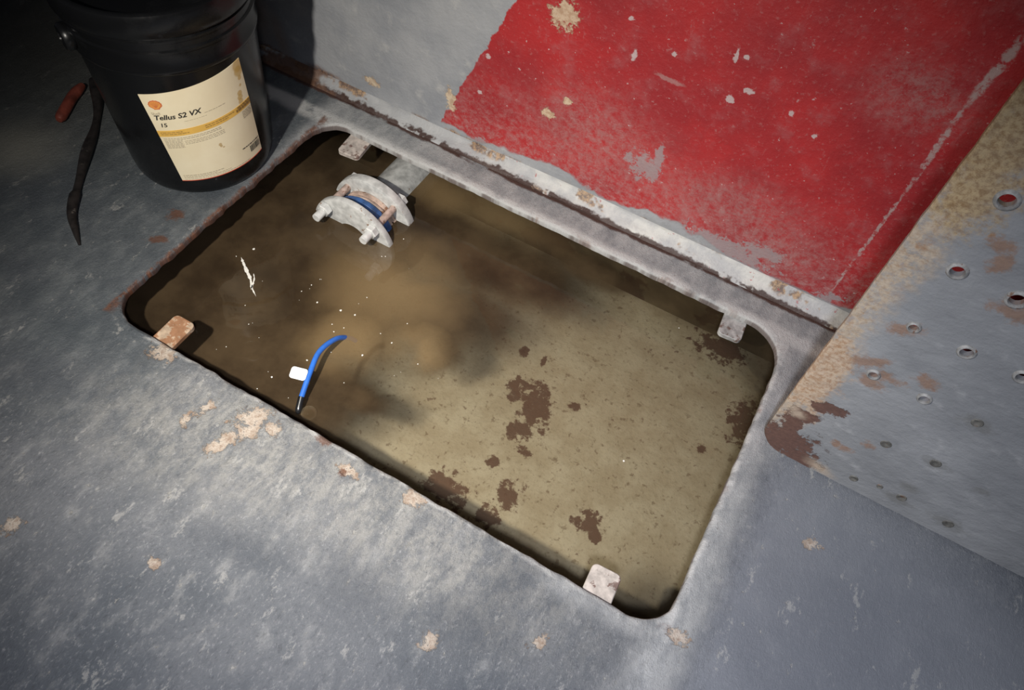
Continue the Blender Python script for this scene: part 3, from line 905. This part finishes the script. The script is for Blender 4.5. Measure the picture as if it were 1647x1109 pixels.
tag(obj('floating_debris', bm, foam_glint, smooth=False), 'tiny pale flecks scattered over the brown water', 'debris', kind='stuff')


def glint(px, name, label):  # flat pale strip taking the place of a reflected highlight
    bm = bmesh.new()
    pts = spline([at(u, v, WATER_Z) for u, v, _ in px], 40)
    ws = [px[min(int(i / 39 * (len(px) - 1)), len(px) - 1)][2] for i in range(40)]
    L, R_ = [], []
    for i, p in enumerate(pts):
        t = (pts[min(i + 1, 39)] - pts[max(i - 1, 0)]).normalized()
        s = Vector((-t.y, t.x, 0))
        wd = ws[i] * 0.0008 * (0.5 + 0.9 * abs(mnoise.noise(Vector((i * 0.35, px[0][0] * 0.1, 2)))) * 1.5) * min(1, (i + 0.3) / 4, (39.3 - i) / 6)
        L.append(bm.verts.new((p.x + s.x * wd, p.y + s.y * wd, WATER_Z + 0.0004)))
        R_.append(bm.verts.new((p.x - s.x * wd, p.y - s.y * wd, WATER_Z + 0.0004)))
    for i in range(39):
        bm.faces.new((L[i], L[i + 1], R_[i + 1], R_[i]))
    g = bmesh.ops.extrude_face_region(bm, geom=bm.faces[:])
    for vv in [x for x in g['geom'] if isinstance(x, bmesh.types.BMVert)]: vv.co.z += 0.0005
    return tag(obj(name, bm, foam_glint, smooth=False), label, 'glint')


glint([(388, 414, 3), (392, 424, 4), (397, 436, 4), (403, 449, 3), (405, 462, 2.4), (412, 477, 1)], 'glint_streak', 'long pale streak standing in for a highlight on the dark water at the left')
glint([(408, 440, 1.5), (409, 449, 2), (406, 459, 2), (404, 466, 1)], 'glint_streak', 'shorter pale highlight wisp modelled beside the long streak on the dark water')

# ------------------------------------------------------------------ black pail with a paper label
BC = (-1.0133, 0.7629)
pail = thing('bucket', 'black plastic oil pail with a cream label standing beside the opening', 'bucket', (BC[0], BC[1], 0))
Mb = Mat('black pail plastic')
nz = Mb.noise(30, 4, 0.6)
sm = Mb.step(Mb.noise(7, 5, 0.7), 0.5, 0.75)
pail_mat = Mb.done(Mb.mix(Mb.mul(sm, 0.5), (0.0050, 0.0052, 0.0058), (0.013, 0.0135, 0.0145)), Mb.add(0.24, Mb.mul(sm, 0.25)), Mb.bump(nz, 0.08, 0.004), spec=0.4)


def body_r(z): return 0.1325 + (z - 0.03) * 0.048


bm = bmesh.new()
prof = [(0.0001, 0.004), (0.112, 0.004), (0.118, 0.0005), (0.1235, 0.0005), (0.1275, 0.004), (0.1302, 0.011), (body_r(0.03), 0.03), (body_r(0.15), 0.15), (body_r(0.272), 0.272), (0.1475, 0.2745), (0.1495, 0.278), (0.1495, 0.283), (0.1478, 0.286),
        (0.1475, 0.312), (0.1515, 0.314), (0.1515, 0.318), (0.1482, 0.320), (0.1482, 0.331), (0.1520, 0.333), (0.1520, 0.337), (0.1490, 0.339), (0.1490, 0.356), (0.0001, 0.356)]
lathe(bm, prof, 128)
obj('body', bm, pail_mat, pail)
bm = bmesh.new()
lathe(bm, [(0.1495, 0.345), (0.1555, 0.345), (0.1572, 0.347), (0.1578, 0.360), (0.1578, 0.378), (0.156, 0.383), (0.152, 0.385), (0.147, 0.384), (0.144, 0.378), (0.142, 0.3665), (0.138, 0.3655), (0.0001, 0.3655), (0.0001, 0.3562), (0.1495, 0.3562)], 128)
obj('lid', bm, pail_mat, pail)
# handle ears on both sides
for ea in (math.radians(248), math.radians(68)):
    bm = bmesh.new()
    lathe(bm, [(0.0001, 0.146), (0.020, 0.146), (0.022, 0.150), (0.022, 0.158), (0.019, 0.162), (0.010, 0.163), (0.009, 0.158), (0.0001, 0.158)], 32, 'y')
    bmesh.ops.rotate(bm, verts=bm.verts, cent=(0, 0, 0), matrix=Matrix.Rotation(ea - PI / 2, 3, 'Z'))
    bmesh.ops.translate(bm, verts=bm.verts, vec=(0, 0, 0.300))
    obj('handle_ear', bm, pail_mat, pail)

# label: corners given as (angle in degrees, height)
LTL, LTR, LBR, LBL = (-68.6, 0.2345), (3.2, 0.2607), (9.6, 0.0480), (-61.3, 0.0385)


def lab(u, v, lift):
    """u 0..1 left to right, v 0..1 bottom to top"""
    a = (LBL[0] * (1 - u) + LBR[0] * u) * (1 - v) + (LTL[0] * (1 - u) + LTR[0] * u) * v
    z = (LBL[1] * (1 - u) + LBR[1] * u) * (1 - v) + (LTL[1] * (1 - u) + LTR[1] * u) * v
    r = body_r(z) + lift
    return Vector((r * math.cos(math.radians(a)), r * math.sin(math.radians(a)), z))


def lab_grid(bm, u0, u1, v0, v1, lift, nu=40, nv=10, thick=None):
    g = [[bm.verts.new(lab(u0 + (u1 - u0) * i / nu, v0 + (v1 - v0) * j / nv, lift)) for i in range(nu + 1)] for j in range(nv + 1)]
    for j in range(nv):
        for i in range(nu):
            bm.faces.new((g[j][i], g[j][i + 1], g[j + 1][i + 1], g[j + 1][i]))
    if thick:
        h = [[bm.verts.new(lab(u0 + (u1 - u0) * i / nu, v0 + (v1 - v0) * j / nv, lift - thick)) for i in range(nu + 1)] for j in range(nv + 1)]
        ga = g[0][:] + [g[j][nu] for j in range(1, nv + 1)] + g[nv][nu - 1::-1] + [g[j][0] for j in range(nv - 1, 0, -1)]
        ha = h[0][:] + [h[j][nu] for j in range(1, nv + 1)] + h[nv][nu - 1::-1] + [h[j][0] for j in range(nv - 1, 0, -1)]
        strip(bm, ga, ha)


def flatmat(name, c, rough=0.55):
    return simple(name, c, rough, nscale=60, var=0.06, bump=0.03)


paper = Mat('cream label paper')
px_, py_, pz_ = paper.xyz()
pn = paper.noise(14, 4, 0.6)
pc = paper.mix(paper.step(pn, 0.35, 0.7), (0.78, 0.68, 0.47), (0.83, 0.74, 0.53))
LP = paper.warp(paper.P, 40, 0.010, 3)
def pstain(u0, v0, r, col, f, prev, sy=1.0):
    p = lab(u0, v0, 0)
    d = paper.vmath('DISTANCE', LP, tuple(p))
    return paper.mix(paper.mul(f, paper.step(d, r * 1.15, r * 0.75)), prev, col)
for (u0, v0, r) in ((0.965, 0.95, 0.013), (0.955, 0.90, 0.011), (0.945, 0.84, 0.005), (0.925, 0.78, 0.004), (0.90, 0.71, 0.006), (0.895, 0.67, 0.006), (0.89, 0.63, 0.006)):
    pc = pstain(u0, v0, r, (0.52, 0.32, 0.07), 0.7, pc)
for (u0, v0, r) in ((0.535, 0.345, 0.0035), (0.545, 0.325, 0.0035), (0.56, 0.305, 0.003)):
    pc = pstain(u0, v0, r, (0.45, 0.30, 0.12), 0.75, pc)
paper_m = paper.done(pc, 0.5, paper.bump(pn, 0.05, 0.003))
yellow_m = flatmat('yellow label band', (0.74, 0.45, 0.10))
ink = flatmat('black label ink', (0.03, 0.028, 0.025))
ink_grey = flatmat('grey label print', (0.40, 0.35, 0.26))
ink_brown = flatmat('brown print on yellow', (0.42, 0.26, 0.07))
red_ink = flatmat('red label edge', (0.45, 0.06, 0.03))
orange_m = flatmat('orange emblem', (0.78, 0.33, 0.08))
redem = flatmat('red emblem rim', (0.62, 0.16, 0.06))

bm = bmesh.new(); lab_grid(bm, 0, 1, 0, 1, 0.0008, 56, 24, 0.0012)
label = tag(obj('label', bm, paper_m, pail), 'cream paper label with a yellow band and black lettering')
bm = bmesh.new(); lab_grid(bm, 0, 1, 0.545, 0.612, 0.0011, 56, 3, 0.0004)
obj('yellow_band', bm, yellow_m, label)
bm = bmesh.new(); lab_grid(bm, 0, 1, 0.0, 0.008, 0.0011, 56, 1, 0.0004)
obj('red_edge', bm, red_ink, label)


def text_mesh(s, u0, v0, height, shear=0.0, offset=0.0, lift=0.0014, mat=ink, stretch=1.0, bm=None):
    cu = bpy.data.curves.new('lettering', 'FONT')
    cu.body = s; cu.size = 1.0; cu.shear = shear; cu.offset = offset; cu.resolution_u = 3
    to = bpy.data.objects.new('lettering_source', cu)
    COL.objects.link(to)
    dg = bpy.context.evaluated_depsgraph_get()
    me = bpy.data.meshes.new_from_object(to.evaluated_get(dg))
    bpy.data.objects.remove(to); bpy.data.curves.remove(cu)
    LW, LH = 0.169, 0.205
    hv = height / LH / 0.72; hu = height / LW / 0.72 * stretch
    own = bm is None
    if own: bm = bmesh.new()
    t = bmesh.new(); t.from_mesh(me)
    mp = {}
    for v in t.verts: mp[v.index] = bm.verts.new(lab(u0 + v.co.x * hu, v0 + v.co.y * hv, lift))
    for f in t.faces:
        try: bm.faces.new([mp[v.index] for v in f.verts])
        except ValueError: pass
    t.free(); bpy.data.meshes.remove(me)
    if own: return obj('lettering', bm, mat, label, smooth=False, recalc=False)


text_mesh('Tellus S2 VX', 0.035, 0.733, 0.0105, 0.28, 0.022, stretch=0.97)
text_mesh('15', 0.060, 0.655, 0.0085, 0.2, 0.02)
text_mesh('Shell', 0.035, 0.790, 0.0055, 0.0, 0.0, mat=ink_grey)


def fine_print(name, rows, mat, lift=0.0014):
    bm = bmesh.new()
    for (u0, u1, v, h) in rows:
        u = u0
        while u < u1:
            wd = random.uniform(0.012, 0.04)
            lab_grid(bm, u, min(u + wd, u1), v, v + h, lift, 4, 1)
            u += wd + 0.008
    return obj(name, bm, mat, label, smooth=False, recalc=False)


dark_print = flatmat('dark print on band', (0.26, 0.15, 0.045))
for block in ([(0.03, 0.60, 0.520 - k * 0.0165, 0.0065) for k in range(2)], [(0.22, 0.62, 0.478 - k * 0.0165, 0.006) for k in range(3)],
              [(0.03, 0.20, 0.487 - k * 0.0150, 0.0075) for k in range(6)], [(0.86, 0.985, 0.525 - k * 0.016, 0.007) for k in range(5)],
              [(0.04, 0.48, 0.070, 0.007), (0.04, 0.40, 0.055, 0.006), (0.04, 0.55, 0.040, 0.006), (0.04, 0.80, 0.022, 0.005)],
              [(0.50, 0.72, 0.720, 0.004)], [(0.30, 0.52, 0.690, 0.003)]):
    fine_print('lettering', block, ink_grey)
for row in [(0.03, 0.24, 0.585, 0.010), (0.03, 0.30, 0.566, 0.010), (0.46, 0.78, 0.587, 0.011), (0.46, 0.70, 0.568, 0.010)]: fine_print('lettering', [row], ink_brown, 0.0016)
for row in [(0.80, 0.99, 0.563, 0.026), (0.82, 0.99, 0.595, 0.012)]: fine_print('lettering', [row], dark_print, 0.0017)
bm = bmesh.new()
u = 0.835
while u < 0.985:
    wd = random.choice((0.003, 0.005, 0.009))
    lab_grid(bm, u, u + wd, 0.080, 0.150, 0.0014, 1, 3)
    u += wd + random.choice((0.003, 0.005, 0.006))
obj('barcode', bm, ink, label, smooth=False, recalc=False)
fine_print('lettering', [(0.74, 0.985, 0.166, 0.010)], ink)


# scallop emblem
def scallop(s, lift, mat, name):
    bm = bmesh.new()
    cu_, cv_ = 0.112, 0.893
    pts = []
    n_ = 9
    for i in range(73):
        t = math.radians(-28) + math.radians(236) * i / 72
        rr = 1.0 - 0.07 * abs(math.sin(n_ * (i / 72) * PI * 0.5 * 1.0)) if False else 1.0 - 0.06 * (0.5 + 0.5 * math.cos(2 * PI * n_ * i / 72))
        pts.append((rr * math.cos(t), rr * math.sin(t) * 0.92))
    pts += [(-0.42, -0.78), (-0.40, -0.92), (0.40, -0.92), (0.42, -0.78)]
    c0 = bm.verts.new(lab(cu_, cv_, lift))
    vs = [bm.verts.new(lab(cu_ + x * s / 0.169, cv_ + y * s / 0.205, lift)) for x, y in pts]
    for i in range(len(vs)):
        bm.faces.new((c0, vs[i], vs[(i + 1) % len(vs)]))
    return obj(name, bm, mat, label, smooth=False, recalc=False)


scallop(0.0108, 0.0013, redem, 'emblem')
scallop(0.0088, 0.0015, orange_m, 'emblem')
bm = bmesh.new()
for k in range(-3, 4):
    a = math.radians(90 + k * 24)
    b0 = (0.10 * math.cos(a), -0.75 + 0.10); e0 = (0.82 * math.cos(a), 0.80 * math.sin(a) if k else 0.8)
    nx_ = 0.035
    q = [(b0[0] - nx_, b0[1]), (b0[0] + nx_, b0[1]), (e0[0] + nx_, e0[1]), (e0[0] - nx_, e0[1])]
    bm.faces.new([bm.verts.new(lab(0.112 + x * 0.0088 / 0.169, 0.893 + y * 0.0088 / 0.205, 0.0017)) for x, y in q])
obj('emblem', bm, redem, label, smooth=False, recalc=False)

# ------------------------------------------------------------------ upright steel plate at the right
PX, PY, SLOPE = 0.160, 0.735, 0.085
TH = -math.atan(SLOPE)
PLOC = Vector((PX, PY, 0.0012))
PROT = Matrix.Rotation(TH, 3, 'X')


def plate_pt(u, v):
    p = on_plane(u, v, PLOC, PROT @ Vector((0, -1, 0)))
    q = PROT.inverted() @ (p - PLOC)
    return q.x, q.z


def pbl(u, v, rx, ry=None, rot=0.0, soft=0.25):
    a = plate_pt(u, v); return (a[0], a[1], rx * 1.15, (ry or rx) * 1.15, rot, max(soft, 0.9))


plate_mat = plate_material(pbl, plate_pt)
plate = thing('steel_plate', 'tall grey steel plate with bolt holes and a rusty edge, standing upright beside the opening', 'plate', PLOC, (TH, 0, 0))
holes_px = [(1620, 322, 0.0105), (1540, 436, 0.0098), (1636, 482, 0.0105), (1470, 526, 0.0072), (1555, 566, 0.0092), (1645, 606, 0.009), (1487, 641, 0.0080), (1405, 602, 0.0075)]
dim_px = [(1373, 769, 0.0062), (1415, 782, 0.0045), (1425, 714, 0.0072), (1505, 745, 0.0072), (1450, 800, 0.0070), (1572, 680, 0.0070), (1525, 842, 0.0075)]
bm = bmesh.new()
out = rrect(0.0, 0.64, 0.0, 1.07, [0.05, 0.05, 0.05, 0.045], 12, 0.012)
out = offset_loop(out, [mnoise.noise(Vector((p.x * 40, p.y * 40, 2))) * 0.0012 - (0.0003 if p.y < 0.02 else 0) for p in out])
out = [Vector((p.x, max(p.y, 0.0))) for p in out]
bev = 0.002
f0 = [bm.verts.new((p.x, 0, p.y)) for p in offset_loop(out, -bev)]
f1 = [bm.verts.new((p.x, bev, p.y)) for p in out]
f2 = [bm.verts.new((p.x, 0.010, p.y)) for p in out]
fr, bk = [f0], [f2]
for (u, v, r) in holes_px:
    hx, hz = plate_pt(u, v)
    if hx > 0.62: continue
    rr = r * 1.12 * 0.72
    a = [bm.verts.new((hx + rr * math.cos(2 * PI * i / 20), 0, hz + rr * math.sin(2 * PI * i / 20))) for i in range(20)]
    b = [bm.verts.new((hx + rr * math.cos(2 * PI * i / 20), 0.010, hz + rr * math.sin(2 * PI * i / 20))) for i in range(20)]
    strip(bm, a, b)
    fr.append(a); bk.append(b)
fill_between(bm, fr); fill_between(bm, bk)
strip(bm, f0, f1); strip(bm, f1, f2)
pn_ = obj('panel', bm, plate_mat, plate)
for pl in pn_.data.polygons:
    if abs(pl.normal.y) > 0.9999: pl.use_smooth = False
ring_mat = simple('painted hole rim', (0.27, 0.265, 0.255), 0.5, nscale=120, var=0.3, bump=0.3, rust=0.25, rustcol=(0.16, 0.08, 0.05))
dark_dot = simple('dirty plugged hole', (0.115, 0.110, 0.098), 0.6, nscale=120, var=0.4, bump=0.4, rust=0.2)
for (u, v, r) in holes_px:
    r *= 1.12
    hx, hz = plate_pt(u, v)
    bm = bmesh.new()
    lathe(bm, [(r * 0.70, 0.0015), (r * 0.72, -0.0016), (r * 0.80, -0.0030), (r * 0.95, -0.0026), (r * 1.10, -0.0010), (r * 1.16, 0.0006)], 28, 'y', (hx, 0, hz), closed=True)
    obj('hole_rim', bm, ring_mat, plate)
for (u, v, r) in dim_px:
    hx, hz = plate_pt(u, v)
    bm = bmesh.new()
    lathe(bm, [(0.0001, -0.0002), (r * 0.5, -0.0003), (r * 0.75, -0.0012), (r * 0.95, -0.0012), (r * 1.15, 0.0003), (0.0001, 0.0003)], 24, 'y', (hx, 0, hz))
    obj('hole_plug', bm, dark_dot, plate)

# ------------------------------------------------------------------ dark strap and red handle on the deck behind the pail
strap_mat = simple('dark rubber strap', (0.016, 0.013, 0.012), 0.5, nscale=50, var=0.5, bump=0.3, rust=0.15, rustcol=(0.10, 0.09, 0.08))
ctrl = [(150, 128), (157, 165), (152, 205), (138, 250), (124, 300), (115, 340), (120, 368), (126, 390)]
bm = bmesh.new()
pts = spline([at(u, v, 0.008) for u, v in ctrl], 40)
rad = [0.009 + 0.002 * math.sin(i * 0.5) if i < 24 else 0.010 - 0.0078 * ((i - 24) / 15) ** 1.3 for i in range(40)]
pts = [Vector((p.x, p.y, r * 0.75 + 0.0005)) for p, r in zip(pts, rad)]
tube(bm, pts, rad, 14, 0.75)
tag(obj('rubber_strap', bm, strap_mat), 'dark tapering strap lying on the deck left of the black pail', 'strap')
red_h = simple('worn red handle paint', (0.17, 0.038, 0.024), 0.5, nscale=40, var=0.4, bump=0.2, rust=0.3, rustcol=(0.09, 0.03, 0.02))
bm = bmesh.new()
pts = spline([at(u, v, 0.011) for u, v in [(95, 193), (106, 174), (117, 155), (133, 137)]], 20)
tube(bm, pts, [0.006, 0.0095] + [0.0105] * 14 + [0.010, 0.009, 0.008, 0.006], 16)
tag(obj('tool_handle', bm, red_h), 'short worn red handle lying on the dark deck behind the strap', 'handle')

SC.cycles.use_denoising = True
SC.cycles.caustics_reflective = False
SC.cycles.caustics_refractive = False
